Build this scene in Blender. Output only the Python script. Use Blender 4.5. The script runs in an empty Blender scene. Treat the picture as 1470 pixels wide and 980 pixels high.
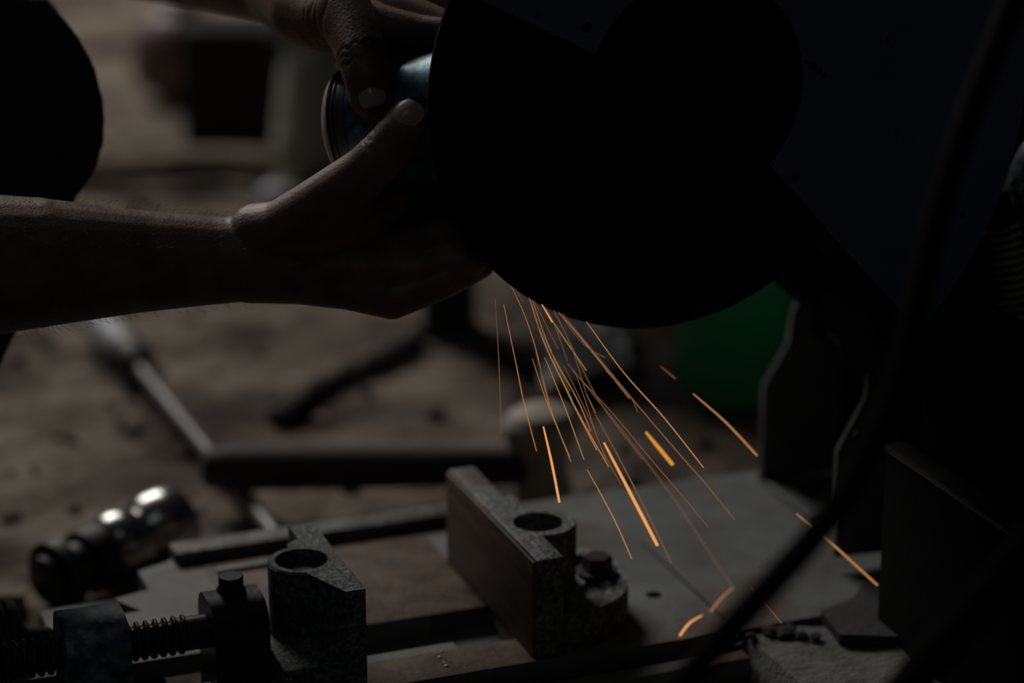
import bpy, bmesh, math, random
import numpy as np
from mathutils import Vector, Matrix, noise

random.seed(7)
SC = bpy.context.scene
COL = SC.collection

# ------------------------------------------------------------------ camera
FPX, CX, CY = 3471.0, 735.0, 490.0          # an 85 mm lens on a 1470 px wide frame
PITCH, YAW = math.radians(18.5), math.radians(20.8)
HC = 0.648
cam_data = bpy.data.cameras.new('camera')
cam_data.lens = 85.0
cam_data.sensor_width = 36.0
cam_data.clip_start = 0.02
cam_data.dof.use_dof = True
cam_data.dof.focus_distance = 1.262
cam_data.dof.aperture_fstop = 3.0
camera = bpy.data.objects.new('camera', cam_data)
camera.location = (0, 0, HC)
camera.rotation_euler = (math.pi / 2 - PITCH, 0, 0)
COL.objects.link(camera)
SC.camera = camera

# ------------------------------------------------------------------ light
world = bpy.data.worlds.new('world')
world.use_nodes = True
SC.world = world
world.node_tree.nodes['Background'].inputs[0].default_value = (0.80, 0.92, 1.0, 1)
world.node_tree.nodes['Background'].inputs[1].default_value = 0.004


def area_light(name, loc, target, size, power, color):
    d = bpy.data.lights.new(name, 'AREA')
    d.shape = 'RECTANGLE'
    d.size, d.size_y = size
    d.energy = power
    d.color = color
    o = bpy.data.objects.new(name, d)
    o.location = loc
    o.rotation_euler = (Vector(target) - Vector(loc)).to_track_quat('-Z', 'Y').to_euler()
    COL.objects.link(o)
    return o


area_light('doorway_daylight', (-1.85, 4.5, 2.8), (0.0, 1.5, 0.0), (2.0, 1.6), 82.0, (1.0, 0.97, 0.92))

area_light('overhead_skylight', (-0.5, -0.3, 2.7), (0.0, 1.3, 0.2), (0.8, 0.8), 1.1, (0.80, 0.92, 1.0))

SC.view_settings.view_transform = 'Standard'
SC.view_settings.look = 'None'
SC.view_settings.gamma = 1.0
SC.view_settings.use_curve_mapping = False
SC.view_settings.exposure = 0.0

# ------------------------------------------------------------------ frames
CAM = Vector((0, 0, HC))
FW = Vector((0, math.cos(PITCH), -math.sin(PITCH)))
UP = Vector((0, math.sin(PITCH), math.cos(PITCH)))
RT = Vector((1, 0, 0))
AU = Vector((math.cos(YAW), math.sin(YAW), 0))       # along the vice screw
AV = Vector((math.sin(YAW), -math.cos(YAW), 0))      # along the jaws, towards the front
AZ = Vector((0, 0, 1))


def S(u, v, z):
    return AU * u + AV * v + AZ * z


def ray(x, y):
    return FW + RT * ((x - CX) / FPX) - UP * ((y - CY) / FPX)


def D(x, y, d):
    return CAM + ray(x, y) * d


def G(x, y, z=0.0):
    r = ray(x, y)
    return CAM + r * ((z - HC) / r.z)


def VP(x, y, v):
    r = ray(x, y)
    return CAM + r * ((v - CAM.dot(AV)) / r.dot(AV))


# ------------------------------------------------------------------ materials
def material(name, stops, scale=30.0, rough=0.6, metal=0.0, bump=0.2, bump_scale=None, detail=6.0,
             spec=0.5, bump_dist=0.002, stain=None, stretch=(1, 1, 1)):
    m = bpy.data.materials.new(name)
    m.use_nodes = True
    nt = m.node_tree
    n, l = nt.nodes, nt.links
    b = n['Principled BSDF']
    tc = n.new('ShaderNodeTexCoord')
    mp = n.new('ShaderNodeMapping')
    mp.inputs['Scale'].default_value = stretch
    l.new(tc.outputs['Object'], mp.inputs[0])
    no = n.new('ShaderNodeTexNoise')
    no.inputs['Scale'].default_value = scale
    no.inputs['Detail'].default_value = detail
    no.inputs['Roughness'].default_value = 0.62
    l.new(mp.outputs[0], no.inputs['Vector'])
    cr = n.new('ShaderNodeValToRGB')
    el = cr.color_ramp.elements
    el[0].position, el[0].color = stops[0][0], (*stops[0][1], 1)
    el[1].position, el[1].color = stops[-1][0], (*stops[-1][1], 1)
    for p, c in stops[1:-1]:
        e = el.new(p)
        e.color = (*c, 1)
    l.new(no.outputs['Fac'], cr.inputs[0])
    out = cr.outputs[0]
    if stain:
        no2 = n.new('ShaderNodeTexNoise')
        no2.inputs['Scale'].default_value = stain[1]
        no2.inputs['Detail'].default_value = 5
        l.new(tc.outputs['Object'], no2.inputs['Vector'])
        r2 = n.new('ShaderNodeValToRGB')
        r2.color_ramp.elements[0].position = stain[2]
        r2.color_ramp.elements[1].position = stain[3]
        l.new(no2.outputs['Fac'], r2.inputs[0])
        mx = n.new('ShaderNodeMix')
        mx.data_type = 'RGBA'
        l.new(r2.outputs[0], mx.inputs[0])
        l.new(out, mx.inputs[6])
        mx.inputs[7].default_value = (*stain[0], 1)
        out = mx.outputs[2]
    l.new(out, b.inputs['Base Color'])
    b.inputs['Roughness'].default_value = rough
    b.inputs['Metallic'].default_value = metal
    b.inputs['Specular IOR Level'].default_value = spec
    if bump:
        nb = n.new('ShaderNodeTexNoise')
        nb.inputs['Scale'].default_value = bump_scale or scale * 4
        nb.inputs['Detail'].default_value = 4
        l.new(mp.outputs[0], nb.inputs['Vector'])
        bp = n.new('ShaderNodeBump')
        bp.inputs['Strength'].default_value = bump
        bp.inputs['Distance'].default_value = bump_dist
        l.new(nb.outputs['Fac'], bp.inputs['Height'])
        l.new(bp.outputs[0], b.inputs['Normal'])
    return m


def emitter(name, color, strength):
    m = bpy.data.materials.new(name)
    m.use_nodes = True
    nt = m.node_tree
    b = nt.nodes['Principled BSDF']
    b.inputs['Base Color'].default_value = (0.02, 0.01, 0.0, 1)
    b.inputs['Emission Color'].default_value = (*color, 1)
    b.inputs['Emission Strength'].default_value = strength
    return m


M = {}
M['dirt'] = material('dirt', [(0.28, (0.075, 0.060, 0.048)), (0.5, (0.20, 0.165, 0.132)), (0.68, (0.34, 0.285, 0.23))],
                     scale=14, rough=0.95, bump=0.9, bump_scale=70, bump_dist=0.008, spec=0.15,
                     stain=((0.065, 0.048, 0.039), 5.0, 0.50, 0.64))
M['cast'] = material('worn_cast_iron', [(0.36, (0.045, 0.046, 0.044)), (0.5, (0.125, 0.132, 0.128)), (0.66, (0.29, 0.31, 0.30))],
                     scale=330, rough=0.6, metal=0.2, bump=0.7, bump_scale=420, bump_dist=0.0012, detail=3.0,
                     stain=((0.075, 0.045, 0.03), 24, 0.53, 0.66))
M['plate'] = material('worn_steel_plate', [(0.3, (0.10, 0.10, 0.094)), (0.52, (0.155, 0.16, 0.15)), (0.72, (0.21, 0.22, 0.205))],
                      scale=24, rough=0.6, metal=0.2, bump=0.25, bump_scale=200, bump_dist=0.0008,
                      stain=((0.10, 0.068, 0.048), 11, 0.56, 0.7))
M['rust'] = material('brown_rust', [(0.3, (0.045, 0.026, 0.017)), (0.5, (0.12, 0.072, 0.045)), (0.7, (0.20, 0.14, 0.10))],
                     scale=42, rough=0.66, metal=0.15, bump=0.4, bump_scale=240, bump_dist=0.001,
                     stain=((0.20, 0.20, 0.19), 30, 0.6, 0.72))
M['planed'] = material('planed_rusty_iron', [(0.3, (0.06, 0.036, 0.025)), (0.55, (0.13, 0.085, 0.06)), (0.7, (0.17, 0.13, 0.10))],
                       scale=18, rough=0.6, metal=0.3, bump=0.5, bump_scale=40, bump_dist=0.001, stretch=(1, 1, 9))
M['dark_iron'] = material('dark_oily_iron', [(0.3, (0.018, 0.017, 0.016)), (0.7, (0.055, 0.05, 0.046))], scale=50,
                          rough=0.45, metal=0.4, bump=0.3, bump_scale=200, bump_dist=0.0008)
M['thread'] = material('oily_thread_steel', [(0.3, (0.05, 0.04, 0.033)), (0.7, (0.14, 0.115, 0.095))], scale=80,
                       rough=0.4, metal=0.7, bump=0.2, bump_scale=300, bump_dist=0.0006)
M['blue_iron'] = material('worn_blue_paint', [(0.34, (0.05, 0.055, 0.06)), (0.5, (0.16, 0.20, 0.23)), (0.66, (0.42, 0.45, 0.46))],
                          scale=120, rough=0.5, metal=0.1, bump=0.3, bump_scale=200, bump_dist=0.0007,
                          stain=((0.24, 0.23, 0.21), 60, 0.6, 0.68))
M['guard'] = material('scratched_blue_sheet', [(0.3, (0.085, 0.12, 0.16)), (0.7, (0.13, 0.18, 0.235))], scale=9, rough=0.6,
                      metal=0.0, bump=0.12, bump_scale=120, bump_dist=0.0006, spec=0.3, stain=((0.03, 0.032, 0.036), 45, 0.66, 0.74))
M['disc'] = material('black_abrasive', [(0.3, (0.010, 0.009, 0.009)), (0.7, (0.02, 0.018, 0.018))], scale=200, rough=0.9,
                     bump=0.3, bump_scale=900, bump_dist=0.0004, spec=0.1)
M['black'] = material('black_machine_paint', [(0.3, (0.008, 0.008, 0.009)), (0.7, (0.018, 0.018, 0.019))], scale=40, rough=0.75,
                      bump=0.15, spec=0.2)
M['shade_black'] = material('shaded_black_paint', [(0.3, (0.004, 0.004, 0.004)), (0.7, (0.008, 0.008, 0.008))], scale=40, rough=0.9,
                     bump=0.15, spec=0.08)  # darker copy of the machine paint, with missing shade put into its colour
M['rubber'] = material('black_rubber', [(0.3, (0.012, 0.011, 0.011)), (0.7, (0.03, 0.026, 0.025))], scale=60, rough=0.6, bump=0.2)
M['cord'] = material('dark_brown_cord', [(0.3, (0.009, 0.006, 0.0055)), (0.7, (0.015, 0.010, 0.009))], scale=60, rough=0.85, bump=0.2, spec=0.08)
M['skin'] = material('tanned_skin', [(0.3, (0.125, 0.068, 0.046)), (0.5, (0.185, 0.105, 0.072)), (0.7, (0.24, 0.145, 0.102))],
                     scale=60, rough=0.5, bump=0.35, bump_scale=620, bump_dist=0.0008, spec=0.45)
M['nail'] = material('thumbnail', [(0.3, (0.42, 0.33, 0.29)), (0.7, (0.52, 0.42, 0.37))], scale=60, rough=0.25, bump=0.1)
M['hair'] = material('black_hair', [(0.3, (0.012, 0.009, 0.008)), (0.7, (0.03, 0.022, 0.018))], scale=60, rough=0.5, bump=0)
M['trousers'] = material('dark_trouser_cloth', [(0.3, (0.022, 0.021, 0.021)), (0.7, (0.048, 0.045, 0.044))], scale=20, rough=0.9,
                         bump=0.3, bump_scale=400, bump_dist=0.0008, spec=0.2)
M['shirt'] = material('grey_work_shirt', [(0.3, (0.06, 0.062, 0.068)), (0.7, (0.10, 0.10, 0.11))], scale=20, rough=0.9, bump=0.3, bump_scale=300)
M['eye'] = material('eye_white', [(0.3, (0.6, 0.57, 0.52)), (0.7, (0.65, 0.62, 0.57))], scale=10, rough=0.2, bump=0)
M['can_blue'] = material('rubbed_blue_enamel', [(0.36, (0.05, 0.06, 0.07)), (0.5, (0.18, 0.36, 0.46)), (0.64, (0.42, 0.58, 0.66))],
                         scale=48, rough=0.33, metal=0.45, bump=0.12, bump_scale=150, bump_dist=0.0005,
                         stain=((0.06, 0.065, 0.07), 70, 0.58, 0.66))
M['can_steel'] = material('bare_turned_steel', [(0.3, (0.16, 0.17, 0.18)), (0.7, (0.27, 0.28, 0.29))], scale=60, rough=0.3, metal=0.85,
                          bump=0.15, bump_scale=60, bump_dist=0.0004)
M['brass'] = material('pale_worn_rim', [(0.3, (0.74, 0.68, 0.54)), (0.7, (0.88, 0.82, 0.68))], scale=70, rough=0.5, metal=0.6, bump=0.1)
M['steel'] = material('polished_worn_steel', [(0.3, (0.35, 0.34, 0.32)), (0.7, (0.55, 0.54, 0.5))], scale=30, rough=0.24, metal=0.95,
                      bump=0.2, bump_scale=120, bump_dist=0.0006)
M['dark_steel'] = material('dark_worn_steel', [(0.3, (0.035, 0.032, 0.03)), (0.7, (0.07, 0.065, 0.06))], scale=30, rough=0.5, metal=0.6, bump=0.2)
M['pale_head'] = material('pale_hammer_iron', [(0.3, (0.40, 0.365, 0.30)), (0.7, (0.56, 0.51, 0.43))], scale=18, rough=0.7, metal=0.1, bump=0.2)
M['handle_wood'] = material('dark_greasy_wood', [(0.3, (0.028, 0.021, 0.017)), (0.7, (0.06, 0.046, 0.037))], scale=20, rough=0.7, bump=0.2, stretch=(1, 8, 8))
M['grey_plastic'] = material('pale_grey_plastic', [(0.3, (0.36, 0.37, 0.39)), (0.7, (0.45, 0.46, 0.48))], scale=20, rough=0.5, bump=0.05)
M['rod'] = material('grey_rod_steel', [(0.3, (0.14, 0.13, 0.126)), (0.7, (0.22, 0.205, 0.20))], scale=14, rough=0.5, metal=0.4, bump=0.1)
M['stick'] = material('dark_stick', [(0.3, (0.07, 0.057, 0.047)), (0.7, (0.12, 0.10, 0.085))], scale=30, rough=0.9, bump=0.4)
M['log'] = material('pale_dry_wood', [(0.3, (0.20, 0.165, 0.12)), (0.7, (0.32, 0.27, 0.20))], scale=14, rough=0.9, bump=0.4)
M['rag'] = material('pale_grey_cloth', [(0.3, (0.70, 0.69, 0.68)), (0.7, (0.82, 0.81, 0.80))], scale=30, rough=0.9, bump=0.4)
M['sack'] = material('pale_green_grey_sack', [(0.3, (0.30, 0.315, 0.27)), (0.7, (0.42, 0.44, 0.38))], scale=10, rough=0.9, bump=0.3)
M['sack_blue'] = material('blue_grey_cloth', [(0.3, (0.24, 0.26, 0.30)), (0.7, (0.33, 0.36, 0.40))], scale=10, rough=0.9, bump=0.3)
M['red_tank'] = material('dull_red_brown_paint', [(0.3, (0.15, 0.085, 0.08)), (0.7, (0.24, 0.15, 0.14))], scale=12, rough=0.45, bump=0.2)
M['crate'] = material('black_box_wood', [(0.3, (0.026, 0.022, 0.019)), (0.7, (0.05, 0.042, 0.037))], scale=20, rough=0.9, bump=0.3, spec=0.2)
M['slab'] = material('gritty_concrete', [(0.3, (0.085, 0.087, 0.08)), (0.5, (0.145, 0.147, 0.136)), (0.7, (0.20, 0.20, 0.185))],
                     scale=60, rough=0.95, bump=0.8, bump_scale=300, bump_dist=0.002)
M['crumb'] = material('black_slag', [(0.3, (0.010, 0.009, 0.008)), (0.7, (0.03, 0.027, 0.025))], scale=60, rough=0.9, bump=0.5)
M['bench'] = material('dark_bench_steel', [(0.3, (0.014, 0.012, 0.011)), (0.7, (0.035, 0.03, 0.028))], scale=20, rough=0.8, bump=0.2)
M['rib'] = material('dull_spring_steel', [(0.3, (0.30, 0.275, 0.22)), (0.7, (0.46, 0.42, 0.34))], scale=40, rough=0.5, metal=0.3, bump=0.1)
M['lamina'] = material('grey_sheet_edge', [(0.3, (0.10, 0.11, 0.11)), (0.7, (0.17, 0.18, 0.18))], scale=30, rough=0.5, metal=0.2, bump=0.2,
                       stain=((0.09, 0.05, 0.035), 14, 0.56, 0.66))
M['lath'] = material('pale_lath_wood', [(0.3, (0.26, 0.225, 0.17)), (0.7, (0.36, 0.31, 0.24))], scale=14, rough=0.9, bump=0.2)

g = bpy.data.materials.new('green_bottle_plastic')
g.use_nodes = True
gn, gl = g.node_tree.nodes, g.node_tree.links
gb = gn['Principled BSDF']
gb.inputs['Base Color'].default_value = (0.03, 0.22, 0.13, 1)
gb.inputs['Roughness'].default_value = 0.25
gt = gn.new('ShaderNodeBsdfTranslucent')
gt.inputs['Color'].default_value = (0.30, 0.72, 0.55, 1)
gm = gn.new('ShaderNodeMixShader')
gm.inputs[0].default_value = 0.78
gl.new(gb.outputs[0], gm.inputs[1])
gl.new(gt.outputs[0], gm.inputs[2])
gl.new(gm.outputs[0], gn['Material Output'].inputs['Surface'])
M['bottle'] = g


# ------------------------------------------------------------------ builders
def tag(o, label=None, cat=None, group=None, kind=None):
    if label: o['label'] = label
    if cat: o['category'] = cat
    if group: o['group'] = group
    if kind: o['kind'] = kind
    return o


def root_of(o):
    while o.parent:
        o = o.parent
    return o


def finish(name, me, m, parent=None, sharp=40):
    """links a mesh given in world coordinates as one object, origin at its base"""
    me.name = name
    if parent is None:
        co = np.empty(len(me.vertices) * 3)
        me.vertices.foreach_get('co', co)
        co = co.reshape(-1, 3)
        off = Vector(((co[:, 0].min() + co[:, 0].max()) / 2, (co[:, 1].min() + co[:, 1].max()) / 2, co[:, 2].min()))
    else:
        off = root_of(parent).location.copy()
    me.transform(Matrix.Translation(-off))
    if m is not None:
        me.materials.clear()
        me.materials.append(m)
    if sharp is not None:
        me.polygons.foreach_set('use_smooth', [True] * len(me.polygons))
        me.set_sharp_from_angle(angle=math.radians(sharp))
    o = bpy.data.objects.new(name, me)
    COL.objects.link(o)
    if parent is None:
        o.location = off
    else:
        o.parent = parent
    return o


def obj(name, bm, m, parent=None, sharp=40, cutters=None):
    bmesh.ops.recalc_face_normals(bm, faces=bm.faces)
    me = bpy.data.meshes.new(name)
    bm.to_mesh(me)
    bm.free()
    if cutters:
        t = bpy.data.objects.new('work', me)
        COL.objects.link(t)
        tmp = []
        for c in cutters:
            bmesh.ops.recalc_face_normals(c, faces=c.faces)
            cm = bpy.data.meshes.new('cut')
            c.to_mesh(cm)
            c.free()
            co = bpy.data.objects.new('cut', cm)
            COL.objects.link(co)
            tmp.append(co)
            md = t.modifiers.new('b', 'BOOLEAN')
            md.operation = 'DIFFERENCE'
            md.solver = 'EXACT'
            md.use_self = True
            md.object = co
        dg = bpy.context.evaluated_depsgraph_get()
        me = bpy.data.meshes.new_from_object(t.evaluated_get(dg))
        for c in tmp + [t]:
            bpy.data.objects.remove(c)
    return finish(name, me, m, parent, sharp)


def empty(name, loc):
    o = bpy.data.objects.new(name, None)
    o.empty_display_size = 0.05
    o.location = loc
    COL.objects.link(o)
    return o


def frame_to(a, b):
    """rotation whose z axis runs from a to b"""
    return (b - a).to_track_quat('Z', 'Y').to_matrix().to_4x4()


def add_box(bm, u0, u1, v0, v1, z0, z1, bevel=0.0, f=None):
    f = f or S
    n0 = len(bm.verts)
    b2 = bmesh.new()
    vs = [b2.verts.new(f(x, y, z)) for x in (u0, u1) for y in (v0, v1) for z in (z0, z1)]
    for q in ((0, 1, 3, 2), (4, 6, 7, 5), (0, 4, 5, 1), (2, 3, 7, 6), (0, 2, 6, 4), (1, 5, 7, 3)):
        b2.faces.new([vs[i] for i in q])
    if bevel:
        bmesh.ops.bevel(b2, geom=b2.edges[:], offset=bevel, segments=2, affect='EDGES', profile=0.5)
    merge(bm, b2)


def merge(bm, b2):
    bmesh.ops.recalc_face_normals(b2, faces=b2.faces)
    me = bpy.data.meshes.new('t')
    b2.to_mesh(me)
    b2.free()
    bm.from_mesh(me)
    bpy.data.meshes.remove(me)


def XYZ(x, y, z):
    return Vector((x, y, z))


def add_prism(bm, pts, d0, d1, f, bevel=0.0):
    """polygon pts swept: f(a, b, d) gives a point"""
    b2 = bmesh.new()
    lo = [b2.verts.new(f(a, b, d0)) for a, b in pts]
    hi = [b2.verts.new(f(a, b, d1)) for a, b in pts]
    k = len(pts)
    b2.faces.new(lo)
    b2.faces.new(hi[::-1])
    for i in range(k):
        b2.faces.new((lo[i], hi[i], hi[(i + 1) % k], lo[(i + 1) % k]))
    if bevel:
        es = [e for e in b2.edges if len(e.link_faces) == 2 and e.calc_face_angle(0) > 0.5]
        bmesh.ops.bevel(b2, geom=es, offset=bevel, segments=2, affect='EDGES', profile=0.5)
    merge(bm, b2)


def add_lathe(bm, a, b, prof, seg=32, closed=False):
    """prof: (t, r), t in metres along a->b direction"""
    d = (b - a).normalized()
    m = frame_to(a, b)
    x, y = m.col[0].xyz, m.col[1].xyz
    rings = []
    b2 = bmesh.new()
    for t, r in prof:
        c = a + d * t
        if r < 1e-6:
            rings.append([b2.verts.new(c)])
        else:
            rings.append([b2.verts.new(c + x * (r * math.cos(2 * math.pi * i / seg)) + y * (r * math.sin(2 * math.pi * i / seg)))
                          for i in range(seg)])
    pairs = list(zip(rings, rings[1:]))
    if closed:
        pairs.append((rings[-1], rings[0]))
    for p, q in pairs:
        for i in range(seg):
            j = (i + 1) % seg
            if len(p) == 1 and len(q) == 1:
                continue
            if len(p) == 1:
                b2.faces.new((p[0], q[j], q[i]))
            elif len(q) == 1:
                b2.faces.new((p[i], p[j], q[0]))
            else:
                b2.faces.new((p[i], p[j], q[j], q[i]))
    if not closed:
        for r in (rings[0], rings[-1]):
            if len(r) > 1:
                b2.faces.new(r)
    merge(bm, b2)


def add_cyl(bm, a, b, r, seg=32, ch=0.0):
    L = (b - a).length
    if ch:
        add_lathe(bm, a, b, [(0, r - ch), (ch, r), (L - ch, r), (L, r - ch)], seg)
    else:
        add_lathe(bm, a, b, [(0, r), (L, r)], seg)


def smooth_path(pts, n=8):
    """Catmull-Rom through pts; pts may be Vectors or tuples (Vector, r)"""
    P = [p if isinstance(p, Vector) else Vector(p) for p in pts]
    out = []
    for i in range(len(P) - 1):
        p0, p1, p2, p3 = P[max(i - 1, 0)], P[i], P[i + 1], P[min(i + 2, len(P) - 1)]
        for k in range(n):
            t = k / n
            out.append(0.5 * ((2 * p1) + (p2 - p0) * t + (2 * p0 - 5 * p1 + 4 * p2 - p3) * t * t + (3 * p1 - p0 - 3 * p2 + p3) * t ** 3))
    out.append(P[-1])
    return out


def add_tube(bm, path, r, seg=10):
    b2 = bmesh.new()
    rings = []
    n = len(path)
    up = None
    for i, p in enumerate(path):
        d = (path[min(i + 1, n - 1)] - path[max(i - 1, 0)]).normalized()
        if up is None:
            up = d.orthogonal().normalized()
        up = (up - d * up.dot(d)).normalized()
        s = d.cross(up)
        rr = r[i] if isinstance(r, (list, tuple)) else r
        rings.append([b2.verts.new(p + up * (rr * math.cos(2 * math.pi * k / seg)) + s * (rr * math.sin(2 * math.pi * k / seg))) for k in range(seg)])
    for a, b in zip(rings, rings[1:]):
        for k in range(seg):
            b2.faces.new((a[k], a[(k + 1) % seg], b[(k + 1) % seg], b[k]))
    b2.faces.new(rings[0])
    b2.faces.new(rings[-1])
    merge(bm, b2)


def add_hex(bm, c, axis, r, h, washer=0.0):
    a = c
    if washer:
        add_cyl(bm, a, a + axis * washer, r * 1.35, 24)
        a = a + axis * washer
    add_lathe(bm, a, a + axis * h, [(0, r), (h * 0.8, r), (h, r * 0.86)], 6)


def add_ball(bm, c, r, seg=16, scale=None, rot=None):
    b2 = bmesh.new()
    bmesh.ops.create_uvsphere(b2, u_segments=seg, v_segments=max(6, seg // 2), radius=1.0)
    sc = scale or (r, r, r)
    m = Matrix.Diagonal((*sc, 1))
    if rot is not None:
        m = rot @ m
    m = Matrix.Translation(c) @ m
    b2.transform(m)
    merge(bm, b2)


def add_chain(bm, nodes, seg=16):
    """closed round cones through (point, radius) nodes, to be fused by a voxel remesh"""
    for (p, r), (q, s) in zip(nodes, nodes[1:]):
        add_ball(bm, p, r, seg)
        add_ball(bm, q, s, seg)
        if (q - p).length > 1e-5:
            add_lathe(bm, p, q, [(0, r), ((q - p).length, s)], seg)


def remeshed(bm, voxel, smooth=6, factor=0.5):
    me = bpy.data.meshes.new('r')
    bm.to_mesh(me)
    bm.free()
    o = bpy.data.objects.new('r', me)
    COL.objects.link(o)
    md = o.modifiers.new('r', 'REMESH')
    md.mode = 'VOXEL'
    md.voxel_size = voxel
    sm = o.modifiers.new('s', 'SMOOTH')
    sm.iterations = smooth
    sm.factor = factor
    dg = bpy.context.evaluated_depsgraph_get()
    out = bpy.data.meshes.new_from_object(o.evaluated_get(dg))
    bpy.data.objects.remove(o)
    return out


# ================================================================== SETTING
def fbm(x, y):
    p = Vector((x, y, 0.3))
    h = noise.noise(p * 3.1) * 0.006 + noise.noise(p * 12.0) * 0.007 + noise.noise(p * 30.0) * 0.0055
    pit = noise.noise(p * 8.0 + Vector((5.1, 2.2, 0)))
    return h - 0.030 * max(0.0, pit - 0.28)


bm = bmesh.new()
xs = sorted(set([round(-3.5 + 0.25 * i, 3) for i in range(29)] + [round(-1.0 + 0.016 * i, 3) for i in range(126)]))
ys = [0.1 + 0.1 * i for i in range(10)] + [1.1 + 0.018 * i for i in range(120)] + [3.27 + 0.12 * i for i in range(50)]
grid = [[bm.verts.new((x, y, fbm(x, y) - 0.004)) for x in xs] for y in ys]
for j in range(len(ys) - 1):
    for i in range(len(xs) - 1):
        bm.faces.new((grid[j][i], grid[j][i + 1], grid[j + 1][i + 1], grid[j + 1][i]))
tag(obj('floor', bm, M['dirt'], sharp=None), 'bare brown dirt ground of the workshop', kind='structure')
floor_o = bpy.data.objects['floor']
for p in floor_o.data.polygons:
    p.use_smooth = True

bm = bmesh.new()
for k in range(260):
    x, y = random.uniform(-0.6, 0.35), random.uniform(1.55, 2.9)
    r = random.uniform(0.003, 0.010)
    b2 = bmesh.new()
    bmesh.ops.create_icosphere(b2, subdivisions=1, radius=r)
    for v in b2.verts:
        v.co *= random.uniform(0.75, 1.2)
        v.co.z *= 0.7
    b2.transform(Matrix.Translation((x, y, fbm(x, y) - 0.002)))
    merge(bm, b2)
tag(obj('dirt_clods', bm, M['dirt']), 'small lumps of dry brown dirt strewn over the ground', 'dirt', kind='stuff')

# concrete plinth the saw stands on
bm = bmesh.new()
nu, nv = 100, 60
gr = [[bm.verts.new(S(0.31 + 0.8 * i / nu, -1.255 + 0.40 * j / nv,
                      (0.0565 if (0.31 + 0.8 * i / nu > 0.566 and -1.255 + 0.40 * j / nv > -1.119) else 0.034) + 0.0022 * noise.noise(Vector((i * 0.4, j * 0.4, 0))) + 0.0015 * noise.noise(Vector((i * 1.1, j * 1.1, 4)))))
       for i in range(nu + 1)] for j in range(nv + 1)]
for j in range(nv):
    for i in range(nu):
        bm.faces.new((gr[j][i], gr[j][i + 1], gr[j + 1][i + 1], gr[j + 1][i]))
loop = gr[0][:] + [r[-1] for r in gr[1:]] + gr[-1][-2::-1] + [r[0] for r in gr[-2:0:-1]]
low = [bm.verts.new((v.co.x, v.co.y, -0.015)) for v in loop]
for i in range(len(loop)):
    j = (i + 1) % len(loop)
    bm.faces.new((loop[i], loop[j], low[j], low[i]))
bm.faces.new(low)
tag(obj('concrete_slab', bm, M['slab'], sharp=50), 'low gritty grey concrete slab under the saw base, seen bottom right', 'slab')

# ================================================================== THE SAW
WV = -1.155                                  # plane of the cutting wheel
WU, WZ, WR = 0.5257, 0.3665, 0.1333
saw = empty('chop_saw', S(0.45, -1.2, 0.036))
tag(saw, 'floor-standing abrasive cut-off saw with black wheel, blue guard and cast vice', 'saw')

# --- base plate with slot, groove and bolt hole
outline = [(0.15, -1.118), (0.15, -1.262), (0.252, -1.262), (0.240, -1.284), (0.262, -1.290), (0.262, -1.318), (0.280, -1.325), (0.300, -1.340),
           (0.735, -1.333), (0.735, -1.118)]
bm = bmesh.new()
add_prism(bm, outline, 0.048, 0.060, lambda a, b, d: S(a, b, d), bevel=0.0012)
c1 = bmesh.new()
add_prism(c1, [(0.10, -1.197), (0.405, -1.197), (0.405, -1.202), (0.441, -1.202), (0.441, -1.150), (0.405, -1.150), (0.405, -1.160), (0.10, -1.160)],
          0.04, 0.07, lambda a, b, d: S(a, b, d))
c2 = bmesh.new()
add_box(c2, 0.5595, 0.5612, -1.25, -1.10, 0.0565, 0.07)
c3 = bmesh.new()
add_cyl(c3, S(0.536, -1.178, 0.04), S(0.536, -1.178, 0.07), 0.0048, 20)
base = obj('base_plate', bm, M['plate'], saw, cutters=[c1, c2, c3])
bm = bmesh.new()
add_box(bm, 0.33, 0.46, -1.215, -1.14, 0.038, 0.0475, 0.001)
obj('slot_floor', bm, M['plate'], base)
bm = bmesh.new()
add_box(bm, 0.30, 0.4395, -1.3105, -1.1975, 0.0598, 0.0606, 0.0002)
obj('slide_way', bm, M['rust'], base)['label'] = 'rust brown slide surface between the jaws'
bm = bmesh.new()
add_box(bm, 0.30, 0.4405, -1.1495, -1.119, 0.0598, 0.0612, 0.0003)
obj('front_slide_way', bm, M['rust'], base)['label'] = 'rusty front slide strip with bright scuffs'
bm = bmesh.new()
add_box(bm, 0.285, 0.50, -1.336, -1.318, 0.058, 0.068, 0.002)
obj('rear_rail', bm, M['cast'], base)
bm = bmesh.new()
add_box(bm, 0.305, 0.36, -1.300, -1.296, 0.060, 0.063, 0.001)
obj('rear_rod', bm, M['lamina'], base)
bm = bmesh.new()
for u0 in (0.20, 0.70):
    add_box(bm, u0, u0 + 0.05, -1.31, -1.13, -0.01, 0.0485, 0.002)
add_box(bm, 0.2, 0.73, -1.135, -1.122, 0.03, 0.0485, 0.001)
obj('base_frame', bm, M['dark_iron'], base)
bm = bmesh.new()
add_box(bm, 0.28, 0.560, -1.110, -1.098, 0.030, 0.052, 0.0012)
obj('front_bar', bm, M['plate'], base)

bm = bmesh.new()
for px, py, r in ((620, 934, 5), (627, 937, 4), (634, 935, 5), (631, 943, 6), (638, 951, 5), (641, 955, 7), (623, 940, 3), (645, 949, 3), (667, 958, 3), (708, 938, 3),
                  (617, 832, 3), (549, 846, 2), (578, 884, 3), (584, 883, 4), (590, 884, 3)):
    p = G(px, py, 0.0616 if py > 900 else 0.0608)
    add_ball(bm, p, r * 0.00013, 8, scale=(r * 0.00018, r * 0.00012, r * 0.00009))
tag(obj('metal_fleck', bm, M['brass'], base), 'bright metal flecks on the slide strips', kind='stuff')

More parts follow.
